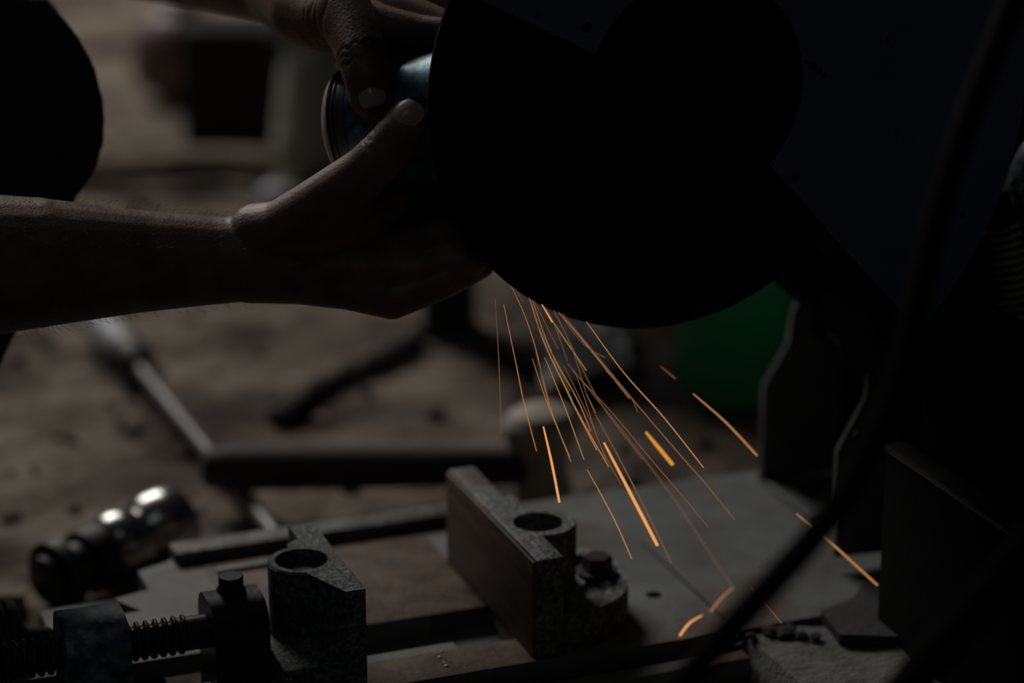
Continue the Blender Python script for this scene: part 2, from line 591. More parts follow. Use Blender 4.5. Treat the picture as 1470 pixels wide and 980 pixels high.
# --- fixed jaw: faced plate, boss with bore, swivel foot with curved slot and bolt
ZT = 0.120
bm = bmesh.new()
add_box(bm, 0.4400, 0.4565, -1.266, -1.121, 0.060, ZT, 0.0015)
add_cyl(bm, S(0.4625, -1.170, 0.060), S(0.4625, -1.170, ZT), 0.0195, 40, 0.001)
add_box(bm, 0.448, 0.4625, -1.215, -1.178, 0.060, ZT, 0.0012)
c = bmesh.new()
add_cyl(c, S(0.4605, -1.171, 0.098), S(0.4605, -1.171, 0.2), 0.0142, 36)
fj = obj('fixed_jaw', bm, M['cast'], saw, cutters=[c])
bm = bmesh.new()
add_box(bm, 0.4384, 0.4402, -1.2645, -1.1225, 0.0615, ZT - 0.0015, 0.0005)
obj('jaw_face', bm, M['planed'], fj)['label'] = 'brown planed face of the fixed jaw'
foot = bmesh.new()
pts = [(0.4565, -1.245), (0.4565, -1.125)]
cu, cv = 0.468, -1.176
for k in range(25):
    a = math.radians(88 - 176 * k / 24)
    pts.append((cu + 0.046 * math.cos(a), cv + 0.050 * math.sin(a)))
add_prism(foot, pts, 0.060, 0.083, lambda a, b, d: S(a, b, d), 0.001)
cut = bmesh.new()
arc = []
for k in range(15):
    a = math.radians(72 - 110 * k / 14)
    arc.append((cu + 0.037 * math.cos(a), cv + 0.039 * math.sin(a)))
for k in range(14, -1, -1):
    a = math.radians(72 - 110 * k / 14)
    arc.append((cu + 0.0225 * math.cos(a), cv + 0.0235 * math.sin(a)))
add_prism(cut, arc, 0.068, 0.1, lambda a, b, d: S(a, b, d))
obj('swivel_foot', foot, M['cast'], fj, cutters=[cut])
bm = bmesh.new()
add_hex(bm, S(0.4965, -1.170, 0.083), AZ, 0.0088, 0.0085, 0.0028)
obj('clamp_bolt', bm, M['thread'], fj)

# --- moving jaw
bm = bmesh.new()
prof = [(0.3275, -1.216), (0.3415, -1.216), (0.3425, -1.119), (0.3315, -1.119), (0.3195, -1.148), (0.3195, -1.19), (0.3275, -1.196)]
add_prism(bm, prof, 0.0612, ZT, lambda a, b, d: S(a, b, d), 0.0016)
add_cyl(bm, S(0.322, -1.168, 0.0612), S(0.322, -1.168, ZT), 0.0190, 40, 0.0012)
add_box(bm, 0.298, 0.342, -1.196, -1.122, 0.0612, 0.078, 0.0015)
c = bmesh.new()
add_cyl(c, S(0.3215, -1.168, 0.108), S(0.3215, -1.168, 0.2), 0.0145, 36)
mj = obj('moving_jaw', bm, M['cast'], saw, cutters=[c])
bm = bmesh.new()
add_cyl(bm, S(0.322, -1.168, 0.1075), S(0.322, -1.168, 0.113), 0.0078, 20, 0.001)
obj('pivot_pin', bm, M['rust'], mj)


# --- blocks carrying the screw
def arch(vc, r, z0, zc, flat=0.0):
    p = [(vc - r, z0), (vc - r, zc)]
    for k in range(1, 12):
        a = math.pi - math.pi * k / 12
        p.append((vc + math.copysign(abs(math.cos(a)) ** (1 - flat), math.cos(a)) * r, zc + math.sin(a) ** (1 - flat * 0.5) * r))
    p += [(vc + r, zc), (vc + r, z0)]
    return p


SV, SZ = -1.163, 0.089
bm = bmesh.new()
add_prism(bm, arch(SV, 0.0205, 0.048, SZ, 0.45), 0.188, 0.2215, lambda a, b, d: S(d, a, b), 0.0018)
add_box(bm, 0.186, 0.226, SV + 0.018, SV + 0.050, 0.052, 0.060, 0.001)
b1 = obj('screw_nut_block', bm, M['blue_iron'], saw)
b1['label'] = 'worn blue-grey nut block at the left of the screw'
bm = bmesh.new()
add_hex(bm, G(155, 972, 0.068) - AZ * 0.008, AZ, 0.0092, 0.0075, 0.001)
obj('mounting_bolt', bm, M['cast'], b1)
bm = bmesh.new()
add_prism(bm, arch(SV, 0.0195, 0.048, SZ, 0.35), 0.2665, 0.2965, lambda a, b, d: S(d, a, b), 0.0018)
b2_ = obj('thrust_block', bm, M['dark_iron'], saw)
bm = bmesh.new()
top2 = SZ + 0.0195
add_cyl(bm, S(0.2815, SV - 0.003, top2 - 0.002), S(0.2815, SV - 0.003, top2 + 0.009), 0.0068, 24, 0.0007)
add_hex(bm, S(0.2815, SV - 0.003, top2 - 0.0015), AZ, 0.0080, 0.0045)
obj('block_bolt', bm, M['dark_iron'], b2_)


# --- vice screw: a real helical thread
def add_thread(bm, u0, u1, r0, r1, pitch, seg=28):
    b2 = bmesh.new()
    per = 6
    n = int((u1 - u0) / pitch * per) + 1
    prev = None
    for i in range(n):
        ring = []
        for k in range(seg):
            a = 2 * math.pi * k / seg
            u = u0 + i * pitch / per
            ph = (i / per - k / seg) % 1.0
            tri = 1 - abs(2 * ph - 1)
            r = r0 + (r1 - r0) * min(1, max(0, (tri - 0.2) / 0.45))
            ring.append(b2.verts.new(S(u, SV + r * math.cos(a), SZ + r * math.sin(a))))
        if prev:
            for k in range(seg):
                b2.faces.new((prev[k], prev[(k + 1) % seg], ring[(k + 1) % seg], ring[k]))
        else:
            b2.faces.new(ring)
        prev = ring
    b2.faces.new(prev)
    merge(bm, b2)


bm = bmesh.new()
add_thread(bm, 0.08, 0.255, 0.0078, 0.0105, 0.0050)
add_cyl(bm, S(0.25, SV, SZ), S(0.2990, SV, SZ), 0.0092, 28)
obj('vice_screw', bm, M['thread'], saw)
bm = bmesh.new()
hc = D(8, 926, 1.335)
add_lathe(bm, hc - AU * 0.009, hc + AU * 0.012, [(0, 0.014), (0, 0.023), (0.002, 0.0255), (0.006, 0.0255), (0.0075, 0.0235), (0.009, 0.0235), (0.0105, 0.025),
                                                (0.016, 0.024), (0.018, 0.020), (0.018, 0.010)], 40)
add_lathe(bm, hc + AU * 0.012, hc + AU * 0.03, [(0, 0.009), (0.012, 0.007), (0.022, 0.0)], 20)
obj('hand_wheel', bm, M['rubber'], saw)

# --- cutting wheel, flange, arbor nut
wc = S(WU, WV, WZ)
bm = bmesh.new()
add_lathe(bm, wc - AV * 0.002, wc + AV * 0.002, [(0, 0.012), (0, WR - 0.0008), (0.0008, WR), (0.0032, WR), (0.004, WR - 0.0008), (0.004, 0.012)], 160, closed=True)
disc = obj('cutting_wheel', bm, M['disc'], saw)
bm = bmesh.new()
add_lathe(bm, wc + AV * 0.002, wc + AV * 0.02, [(0, 0.050), (0.004, 0.050), (0.006, 0.046), (0.008, 0.030), (0.012, 0.028), (0.012, 0.0)], 48)
obj('wheel_flange', bm, M['black'], disc)
bm = bmesh.new()
add_hex(bm, wc + AV * 0.014, AV, 0.0125, 0.011, 0.002)
add_cyl(bm, wc + AV * 0.02, wc + AV * 0.033, 0.007, 20, 0.001)
obj('arbor_nut', bm, M['black'], disc)

# --- blue sheet guard: front plate with a notch round the hub, rear plate, rim
GF, GR_, RG = -1.122, -1.192, 0.2035


def gp(x, y):
    p = VP(x, y, GF)
    return (p.dot(AU), p.z)


gu, gz = WU, WZ
pA, pB, pC, pD = gp(690, 0), gp(855, 78), gp(1107, 237), gp(1305, 458)
nc = gp(1001, 131)
nr = 0.5 * (math.dist(nc, pB) + math.dist(nc, pC))


def hit_rim(p, d):
    L = math.hypot(*d)
    d = (d[0] / L, d[1] / L)
    ox, oz = p[0] - gu, p[1] - gz
    bq = ox * d[0] + oz * d[1]
    t = -bq + math.sqrt(bq * bq - (ox * ox + oz * oz - RG * RG))
    return (p[0] + d[0] * t, p[1] + d[1] * t)


rA = hit_rim(pA, (pA[0] - pB[0], pA[1] - pB[1]))
rD = hit_rim(pC, (pD[0] - pC[0], pD[1] - pC[1]))
aA = math.atan2(rA[1] - gz, rA[0] - gu)
aD = math.atan2(rD[1] - gz, rD[0] - gu)
if aA < aD:
    aA += 2 * math.pi
rim = [(gu + RG * math.cos(aD + (aA - aD) * k / 64), gz + RG * math.sin(aD + (aA - aD) * k / 64)) for k in range(65)]
b0 = math.atan2(pB[1] - nc[1], pB[0] - nc[0])
c0 = math.atan2(pC[1] - nc[1], pC[0] - nc[0])
if b0 < c0:
    b0 += 2 * math.pi
notch = [(nc[0] + nr * math.cos(b0 + (c0 - b0) * k / 40), nc[1] + nr * math.sin(b0 + (c0 - b0) * k / 40)) for k in range(41)]
bm = bmesh.new()
add_prism(bm, rim + notch, GF - 0.0022, GF, lambda a, b, d: S(a, d, b))
holes = []
for px, py, rr in ((843, 40, 0.0029), (1143, 255, 0.0029), (1383, 310, 0.0022), (1276, 58, 0.0016)):
    h = gp(px, py)
    c = bmesh.new()
    add_cyl(c, S(h[0], GF - 0.01, h[1]), S(h[0], GF + 0.01, h[1]), rr, 20)
    holes.append(c)
guard = obj('wheel_guard', bm, M['guard'], saw, cutters=holes)
guard['label'] = 'scratched dark blue sheet metal guard'
bm = bmesh.new()
add_prism(bm, rim + [rA, (gu, gz + 0.03), rD][1:2], GR_, GR_ + 0.0022, lambda a, b, d: S(a, d, b))
obj('guard_rear_plate', bm, M['guard'], guard)
bm = bmesh.new()
inner = [(gu + (p[0] - gu) * 0.988, gz + (p[1] - gz) * 0.988) for p in rim]
add_prism(bm, rim + inner[::-1], GR_, GF - 0.0022, lambda a, b, d: S(a, d, b))
obj('guard_rim', bm, M['guard'], guard)
bm = bmesh.new()
sp = gp(1168, 96)
for k, (x, y, w) in enumerate(((1158, 88, 3), (1166, 94, 6), (1174, 101, 6), (1183, 108, 4))):
    q = gp(x, y)
    add_ball(bm, S(q[0], GF + 0.0001, q[1]), 0.001, 10, scale=(w * 0.0005, 0.0005, w * 0.00035), rot=Matrix.Rotation(YAW, 4, 'Z'))
obj('paint_chip', bm, M['crumb'], guard)

# --- swing arm behind the guard, pivot and cheeks
bm = bmesh.new()
add_prism(bm, [(WU - 0.035, WZ + 0.03), (WU + 0.03, WZ + 0.045), (0.78, 0.26), (0.79, 0.17), (0.715, 0.155), (0.668, 0.198), (0.642, 0.222)], -1.262, -1.206,
          lambda a, b, d: S(a, d, b), 0.004)
add_cyl(bm, S(WU, -1.21, WZ), wc - AV * 0.002, 0.022, 32)
arm = obj('swing_arm', bm, M['shade_black'], saw)
bm = bmesh.new()
add_prism(bm, [(0.640, 0.236), (0.69, 0.25), (0.775, 0.20), (0.775, 0.125), (0.70, 0.125)], -1.200, -1.128, lambda a, b, d: S(a, d, b), 0.003)
obj('arm_web', bm, M['shade_black'], arm)


def cheek(v0, th, ps, name_label):
    b = bmesh.new()
    add_prism(b, ps, v0 - th, v0, lambda a, z, d: S(a, d, z), 0.0006)
    o = obj('pivot_cheek', b, M['lamina'], saw)
    o['label'] = name_label
    return o


def up(x, y, v):
    p = VP(x, y, v)
    return (p.dot(AU), p.z)


v1, v2 = -1.312, -1.172
cheek(v1, 0.0045, [up(1093, 692, v1), up(1097, 556, v1), up(1133, 492, v1), up(1138, 452, v1), up(1160, 400, v1), (0.80, 0.25), (0.80, 0.062)],
      'grey bent sheet cheek at the rear of the pivot')
cheek(v2, 0.0035, [up(1199, 800, v2), up(1202, 648, v2), up(1243, 572, v2), up(1247, 540, v2), (0.80, 0.20), (0.80, 0.062)],
      'dark bent sheet cheek at the front of the pivot')
bm = bmesh.new()
add_box(bm, 0.725, 0.78, -1.308, -1.178, 0.062, 0.135, 0.002)
add_cyl(bm, S(0.715, -1.32, 0.165), S(0.715, -1.16, 0.165), 0.011, 24)
add_ball(bm, VP(1232, 627, -1.168), 0.004, 12)
obj('pivot_block', bm, M['black'], saw)
bm = bmesh.new()
add_box(bm, 0.672, 0.684, -1.310, -1.24, 0.060, 0.0635, 0.001)
obj('cheek_flange', bm, M['lamina'], saw)
bm = bmesh.new()
stop = [G(x, y, 0.0605) for x, y in ((1178, 883), (1205, 917), (1292, 920), (1300, 840), (1240, 836), (1226, 864))]
add_prism(bm, [(p.dot(AU), p.dot(AV)) for p in stop], 0.0575, 0.0635, lambda a, b, d: S(a, b, d), 0.001)
obj('rubber_stop', bm, M['rubber'], saw)

# --- switch box at the right front
bm = bmesh.new()
add_box(bm, 0.638, 0.86, -1.098, -0.93, 0.036, 0.166, 0.003)
box = obj('switch_box', bm, M['shade_black'], saw)
bm = bmesh.new()
add_box(bm, 0.637, 0.652, -1.099, -0.935, 0.1655, 0.169, 0.001)
obj('box_lip', bm, M['dark_steel'], box)
bm = bmesh.new()
add_box(bm, 0.654, 0.86, -1.090, -0.94, 0.166, 0.20, 0.004)
obj('box_cover', bm, M['shade_black'], box)

# --- return spring and motor end cap behind the guard, at the right edge
bm = bmesh.new()
s0, s1 = D(1446, 300, 1.40), D(1530, 570, 1.44)
mm = frame_to(s0, s1)
sx, sy = mm.col[0].xyz, mm.col[1].xyz
turns = 25
path = []
for i in range(turns * 18 + 1):
    a = 2 * math.pi * i / 18
    path.append(s0 + (s1 - s0) * (i / (turns * 18)) + (sx * math.cos(a) + sy * math.sin(a)) * 0.0265)
add_tube(bm, path, 0.00185, 8)
obj('return_spring', bm, M['rib'], saw)
bm = bmesh.new()
add_cyl(bm, s0 - (s1 - s0).normalized() * 0.018, s1, 0.0225, 28)
obj('spring_core', bm, M['shade_black'], saw)
bm = bmesh.new()
mc = D(1524, 262, 1.365)
add_ball(bm, mc, 0.03, 28, scale=(0.029, 0.034, 0.033))
add_ball(bm, D(1512, 195, 1.47), 0.02, 20)
cap = obj('motor_end_cap', bm, M['blue_iron'], saw)
bm = bmesh.new()
add_hex(bm, D(1463, 270, 1.338), -FW, 0.0042, 0.004, 0.001)
obj('cap_screw', bm, M['cast'], cap)
bm = bmesh.new()
add_cyl(bm, D(1560, 240, 1.43), D(1700, 200, 1.75), 0.075, 48, 0.006)
obj('motor_body', bm, M['shade_black'], cap)

# slag crumbs along the front edge of the base
for k, (x, y, r) in enumerate(((1078, 912, 9), (1105, 905, 13), (1128, 907, 16), (1150, 911, 11), (1170, 913, 9), (1062, 925, 8), (1135, 897, 6),
                               (1255, 918, 8), (1285, 912, 7), (1088, 900, 6))):
    bm = bmesh.new()
    b2 = bmesh.new()
    bmesh.ops.create_icosphere(b2, subdivisions=2, radius=r * 0.00040)
    for v in b2.verts:
        n_ = noise.noise(v.co * 300 + Vector((k, 0, 0)))
        v.co *= 1 + 0.5 * n_
        v.co.z *= 0.45
    b2.transform(Matrix.Translation(G(x, y, 0.059)))
    merge(bm, b2)
    o = obj('slag_crumb', bm, M['crumb'])
    special = {2: 'largest black slag crumb, in the middle of the row along the saw base', 8: 'lone slag crumb at the right, beside the switch box',
               7: 'slag crumb lying left of the lone one beside the switch box', 5: 'slag crumb lowest in the photo, next to the hanging cable'}
    tag(o, special.get(k, 'small black crumb of slag in the row along the front edge of the saw base'), 'crumb', 'slag crumbs along the saw base')

# ================================================================== CABLES (in front, out of focus)
cable_pts = [D(1495, -130, 0.99), D(1455, 0, 0.985), D(1412, 110, 0.98), D(1370, 225, 0.975), D(1338, 340, 0.97), D(1312, 455, 0.965), D(1280, 570, 0.96),
             D(1238, 668, 0.955), D(1180, 755, 0.95), D(1115, 830, 0.945), D(1050, 900, 0.945), D(985, 975, 0.945), D(930, 1050, 0.95), D(880, 1170, 0.97)]
bm = bmesh.new()
last = cable_pts[-1]
cable_pts += [Vector((last.x - 0.03, last.y + 0.02, 0.05)), Vector((last.x - 0.10, last.y + 0.06, 0.008)), Vector((last.x - 0.3, last.y + 0.05, 0.008))]
top = cable_pts[0]
cable_pts = [D(1600, 215, 1.52), D(1560, 20, 1.46), D(1570, -170, 1.35), D(1555, -230, 1.17)] + cable_pts
add_tube(bm, smooth_path(cable_pts, 8), 0.0056, 14)
tag(obj('power_cable', bm, M['cord'], sharp=None), 'thick dark brown cable hanging across the guard and down over the base', 'cable')
bm = bmesh.new()
p2 = [D(1640, 560, 0.98), D(1550, 690, 0.975), D(1462, 800, 0.97), D(1395, 880, 0.965), D(1325, 960, 0.96), D(1270, 1040, 0.96), D(1220, 1170, 0.97)]
last = p2[-1]
p2 += [Vector((last.x - 0.03, last.y + 0.02, 0.04)), Vector((last.x - 0.1, last.y + 0.04, 0.008)), Vector((last.x - 0.25, last.y, 0.008))]
p2 = [S(0.86, -1.0, 0.19), S(0.86, -1.05, 0.24)] + p2
add_tube(bm, smooth_path(p2, 8), 0.0085, 14)
tag(obj('supply_cable', bm, M['cord'], sharp=None), 'thicker dark cable crossing the bottom right corner beside the switch box', 'cable')

# ================================================================== WORKPIECE
ca, cb = D(495, 190, 1.320), D(680, 160, 1.290)
L = (cb - ca).length
RC = 0.0350
can = empty('steel_canister', Vector((ca.x, ca.y, ca.z - RC)))
tag(can, 'small blue-painted steel canister with bare turned rim, held to the wheel in both hands', 'canister')
bm = bmesh.new()
add_lathe(bm, ca, cb, [(0.017, RC - 0.002), (0.0175, RC), (L - 0.001, RC), (L, RC - 0.001)], 64)
obj('canister_wall', bm, M['can_blue'], can)
bm = bmesh.new()
add_lathe(bm, ca, cb, [(0.0066, RC - 0.003), (0.0067, RC - 0.0008), (0.0075, RC - 0.0002), (0.008, RC - 0.0012), (0.0088, RC - 0.0012), (0.0094, RC - 0.0001),
                       (0.0102, RC - 0.0001), (0.0107, RC - 0.001), (0.0115, RC - 0.001), (0.012, RC), (0.0172, RC), (0.0172, RC - 0.003)], 64)
obj('turned_band', bm, M['can_steel'], can)['label'] = 'bare dark steel band with turned grooves'
bm = bmesh.new()
add_lathe(bm, ca, cb, [(0.003, 0.0), (0.003, RC - 0.012), (0.0, RC - 0.0095), (0.0003, RC - 0.0078), (0.0012, RC - 0.0055), (0.0024, RC - 0.0036), (0.0038, RC - 0.0020), (0.0052, RC - 0.0009), (0.0064, RC - 0.0003), (0.0068, RC - 0.002)], 64)
obj('end_rim', bm, M['brass'], can)['label'] = 'pale rounded end rim'

# ================================================================== PERSON
person = empty('person', Vector((-0.72, 1.45, 0.0)))
tag(person, 'person squatting at left in dark trousers, both bare hands holding a canister to the wheel', 'person')

bm = bmesh.new()
# right arm (lower in the picture)
elbow_r = D(-330, 392, 1.235)
add_chain(bm, [(elbow_r, 0.040), (D(-120, 384, 1.25), 0.041), (D(50, 377, 1.268), 0.0345), (D(200, 375, 1.288), 0.0275), (D(305, 374, 1.298), 0.0238), (D(352, 372, 1.30), 0.0228)], 24)
wr = (D(352, 372, 1.30), 0.0226)
add_chain(bm, [wr, (D(430, 350, 1.302), 0.0205), (D(505, 318, 1.304), 0.0165), (D(572, 300, 1.306), 0.0130)])
add_chain(bm, [wr, (D(450, 365, 1.302), 0.0195), (D(520, 352, 1.302), 0.016), (D(590, 346, 1.302), 0.0132)])
add_chain(bm, [wr, (D(430, 385, 1.30), 0.0185), (D(520, 390, 1.298), 0.0155), (D(585, 391, 1.298), 0.0125)])
add_chain(bm, [(D(360, 392, 1.30), 0.0165), (D(430, 400, 1.299), 0.0140), (D(500, 411, 1.297), 0.0128), (D(563, 430, 1.296), 0.0108)])
add_chain(bm, [(D(572, 300, 1.306), 0.013), (D(655, 280, 1.315), 0.0108), (D(690, 222, 1.335), 0.0095), (D(688, 170, 1.345), 0.0082)])
add_chain(bm, [(D(590, 346, 1.302), 0.0132), (D(676, 335, 1.306), 0.0108), (D(718, 282, 1.33), 0.0096), (D(715, 228, 1.346), 0.0083)])
add_chain(bm, [(D(585, 391, 1.298), 0.0125), (D(670, 374, 1.300), 0.0102), (D(718, 335, 1.325), 0.0092), (D(722, 290, 1.345), 0.0080)])
add_chain(bm, [(D(563, 430, 1.296), 0.0108), (D(640, 404, 1.296), 0.0090), (D(690, 379, 1.31), 0.0080), (D(701, 348, 1.33), 0.0072)])
# thumb of the right hand: base, middle joint, tip
add_chain(bm, [(D(372, 340, 1.295), 0.0185), (D(405, 331, 1.288), 0.0165), (D(445, 306, 1.278), 0.0160), (D(500, 268, 1.266), 0.0152), (D(528, 243, 1.259), 0.0132), (D(552, 221, 1.254), 0.0134),
               (D(572, 194, 1.251), 0.0122), (D(584, 174, 1.252), 0.0112)], 20)
add_chain(bm, [(D(445, 330, 1.29), 0.020), (D(520, 296, 1.288), 0.016), (D(560, 285, 1.295), 0.012)])
# left arm (upper in the picture)
elbow_l = D(-250, -205, 1.58)
add_chain(bm, [(elbow_l, 0.040), (D(0, -135, 1.53), 0.038), (D(180, -82, 1.52), 0.0335), (D(300, -52, 1.475), 0.0285), (D(400, -25, 1.405), 0.0240)], 24)
wl = (D(404, -22, 1.400), 0.0240)
add_chain(bm, [wl, (D(470, -8, 1.355), 0.0225), (D(520, 8, 1.34), 0.0175), (D(573, 22, 1.328), 0.0140)])
add_chain(bm, [wl, (D(480, -30, 1.36), 0.021), (D(560, -16, 1.348), 0.0145)])
add_chain(bm, [wl, (D(470, -45, 1.375), 0.019), (D(548, -42, 1.368), 0.0135)])
add_chain(bm, [wl, (D(460, -55, 1.39), 0.017), (D(533, -58, 1.386), 0.012)])
add_chain(bm, [(D(573, 22, 1.328), 0.014), (D(650, 50, 1.316), 0.0112), (D(692, 88, 1.322), 0.0098), (D(702, 125, 1.335), 0.0085)])
add_chain(bm, [(D(560, -16, 1.348), 0.0145), (D(655, 5, 1.346), 0.0112), (D(700, 55, 1.35), 0.0098), (D(706, 105, 1.357), 0.0086)])
add_chain(bm, [(D(548, -42, 1.368), 0.0135), (D(650, -25, 1.372), 0.0105), (D(692, 28, 1.376), 0.0094), (D(694, 78, 1.376), 0.0083)])
add_chain(bm, [(D(533, -58, 1.386), 0.012), (D(620, -50, 1.396), 0.0092), (D(660, -5, 1.394), 0.0082), (D(668, 38, 1.392), 0.0074)])
add_chain(bm, [(D(470, 20, 1.325), 0.017), (D(540, 44, 1.308), 0.0150), (D(600, 50, 1.304), 0.0112), (D(650, 50, 1.300), 0.0085)])
add_chain(bm, [(D(500, 40, 1.340), 0.017), (D(575, 56, 1.325), 0.014), (D(650, 60, 1.322), 0.012)])
# thumb of the left hand
add_chain(bm, [wl, (D(440, 14, 1.335), 0.0205), (D(468, 26, 1.315), 0.0190), (D(492, 18, 1.295), 0.0165), (D(508, 48, 1.283), 0.0143), (D(521, 84, 1.272), 0.0136),
               (D(528, 112, 1.268), 0.0128), (D(533, 140, 1.268), 0.0118)], 20)
arms = remeshed(bm, 0.0013, 7, 0.5)


def crease(me, spots):
    """press fine skin folds into the mesh: (centre, direction, radius, offsets, depth)"""
    n = len(me.vertices)
    co = np.empty(n * 3)
    me.vertices.foreach_get('co', co)
    co = co.reshape(-1, 3)
    no = np.empty(n * 3)
    me.vertices.foreach_get('normal', no)
    no = no.reshape(-1, 3)
    for c, d, rad, offs, depth in spots:
        d = np.array(d.normalized())
        q = co - np.array(c)
        near = np.exp(-(np.linalg.norm(q, axis=1) / rad) ** 4)
        s = q @ d
        bend = 0.0012 * np.sin(co[:, 0] * 900)
        for o_ in offs:
            co -= no * (depth * near * np.exp(-((s + bend - o_) / 0.0011) ** 2))[:, None]
    me.vertices.foreach_set('co', co.ravel())
    me.update()


tl = (D(533, 140, 1.268) - D(508, 48, 1.283))
tr = (D(584, 174, 1.252) - D(528, 243, 1.259))
crease(arms, [(D(520, 80, 1.262), tl, 0.019, (-0.006, -0.0022, 0.0018), 0.00055),
              (D(552, 219, 1.244), tr, 0.018, (-0.003, 0.0, 0.003), 0.0005),
              (D(470, 10, 1.29), D(520, 60, 1.28) - D(440, 30, 1.33), 0.026, (-0.012, -0.006, 0.0, 0.007), 0.0005)])

# upper arms, torso, neck and head are outside the frame: coarser, joined into the same body mesh
bm = bmesh.new()
sh_r, sh_l = Vector((-0.70, 1.26, 0.70)), Vector((-0.72, 1.62, 0.72))
hip = Vector((-0.86, 1.46, 0.26))
add_chain(bm, [(elbow_r, 0.041), (elbow_r.lerp(sh_r, 0.5), 0.046), (sh_r, 0.056)])
add_chain(bm, [(elbow_l, 0.041), (elbow_l.lerp(sh_l, 0.5), 0.046), (sh_l, 0.056)])
chest = Vector((-0.76, 1.44, 0.62))
add_chain(bm, [(sh_r, 0.056), (chest, 0.10), (sh_l, 0.056)])
add_chain(bm, [(chest, 0.115), (Vector((-0.83, 1.45, 0.45)), 0.11), (hip, 0.12)])
hd = Vector((-0.62, 1.43, 0.90))
add_chain(bm, [(chest + Vector((0.01, 0, 0.07)), 0.065), (Vector((-0.68, 1.435, 0.80)), 0.052), (hd + Vector((-0.02, 0, -0.03)), 0.055)])
add_ball(bm, hd + Vector((-0.015, 0, 0.025)), 0.09, 24, scale=(0.095, 0.077, 0.09))
fwd = Vector((0.86, -0.02, -0.51)).normalized()
dn = Vector((-0.51, 0, -0.86)).normalized()
sd = Vector((0, 1, 0))


def hp(f_, s_, d_):
    return hd + fwd * f_ + sd * s_ + dn * d_


add_chain(bm, [(hp(0.045, 0, 0.01), 0.058), (hp(0.05, 0, 0.06), 0.048), (hp(0.06, 0, 0.095), 0.030)])
add_chain(bm, [(hp(0.088, 0, -0.005), 0.012), (hp(0.112, 0, 0.035), 0.013)])
add_chain(bm, [(hp(0.098, -0.012, 0.038), 0.009), (hp(0.098, 0.012, 0.038), 0.009)])
add_chain(bm, [(hp(0.088, -0.020, 0.062), 0.008), (hp(0.094, 0, 0.062), 0.009), (hp(0.088, 0.020, 0.062), 0.008)])
add_chain(bm, [(hp(0.084, -0.045, -0.018), 0.009), (hp(0.094, 0, -0.016), 0.009), (hp(0.084, 0.045, -0.018), 0.009)])
for s_ in (-1, 1):
    add_ball(bm, hp(-0.005, s_ * 0.078, 0.02), 0.02, 14, scale=(0.018, 0.009, 0.03))
upper = remeshed(bm, 0.005, 4, 0.5)
bj = bmesh.new()
bj.from_mesh(arms)
bj.from_mesh(upper)
body_me = bpy.data.meshes.new('body')
bj.to_mesh(body_me)
bj.free()
body = finish('body', body_me, M['skin'], person, sharp=None)
for p in body.data.polygons:
    p.use_smooth = True
for s_ in (-1, 1):
    bm = bmesh.new()
    add_ball(bm, hp(0.086, s_ * 0.032, 0.0), 0.012, 16)
    obj('eye', bm, M['eye'], body)
bm = bmesh.new()
add_ball(bm, hp(-0.028, 0, -0.035), 0.1, 24, scale=(0.098, 0.084, 0.085))
obj('head_hair', bm, M['hair'], body)


def nail(px, py, dep, along, facing, w, l, name_label):
    c = D(px, py, dep)
    z = facing.normalized()
    y = (along - z * along.dot(z)).normalized()
    x = y.cross(z)
    b2 = bmesh.new()
    n = 14
    rows = []
    for j in range(n + 1):
        t = j / n * 2 - 1
        row = []
        for i in range(n + 1):
            s = i / n * 2 - 1
            # rounded square outline, bowed across
            k = 1.0 / max(1e-6, (abs(s) ** 4 + abs(t) ** 4) ** 0.25) if (s or t) else 0
            m_ = max(abs(s), abs(t))
            sx_, ty_ = (s * k * m_, t * k * m_) if (s or t) else (0, 0)
            row.append(b2.verts.new(c + x * (sx_ * w / 2) + y * (ty_ * l / 2) - z * (0.0032 * sx_ * sx_ + 0.0012 * ty_ * ty_)))
        rows.append(row)
    for j in range(n):
        for i in range(n):
            b2.faces.new((rows[j][i], rows[j][i + 1], rows[j + 1][i + 1], rows[j + 1][i]))
    ret = bmesh.ops.extrude_face_region(b2, geom=b2.faces[:])
    for v in [e for e in ret['geom'] if isinstance(e, bmesh.types.BMVert)]:
        v.co -= z * 0.0022
    o = obj('thumbnail', b2, M['nail'], body)
    o['label'] = name_label


nail(533, 134, 1.2552, tl, -FW + Vector((0.02, 0, 0.22)), 0.0138, 0.0128, 'thumbnail of the upper hand')
nail(586, 161, 1.2405, tr, -FW + Vector((0.05, 0, 0.30)), 0.0142, 0.0140, 'thumbnail of the lower hand')

# forearm hair along the silhouettes
bm = bmesh.new()
co = np.empty(len(arms.vertices) * 3)
arms.vertices.foreach_get('co', co)
co = co.reshape(-1, 3)
no = np.empty(len(arms.vertices) * 3)
arms.vertices.foreach_get('normal', no)
no = no.reshape(-1, 3)
x_lo, x_hi = D(-40, 374, 1.27).x, D(360, 374, 1.30).x
sel = np.where((co[:, 0] > x_lo) & (co[:, 0] < x_hi) & (co[:, 1] < 1.345) & (np.abs(no[:, 2]) > 0.45))[0]
rng = np.random.default_rng(3)
for i in rng.choice(sel, min(1500, len(sel)), replace=False):
    p, n_ = Vector(co[i]), Vector(no[i])
    ln = rng.uniform(0.003, 0.0075)
    lean = Vector((rng.uniform(0.2, 1.3), rng.uniform(-0.4, 0.4), rng.uniform(-0.2, 0.2)))
    m1 = p + (n_ + lean * 0.4) * (ln * 0.5)
    m2 = p + (n_ * 0.8 + lean).normalized() * ln
    w = RT.cross(n_).normalized() * 0.00009 + Vector((0, 0, 0.00007))
    a = [bm.verts.new(q) for q in (p - w, p + w, m1 + w * 0.8, m1 - w * 0.8, m2)]
    bm.faces.new((a[0], a[1], a[2], a[3]))
    bm.faces.new((a[3], a[2], a[4]))
tag(obj('arm_hair', bm, M['hair'], body, sharp=None), kind='stuff')

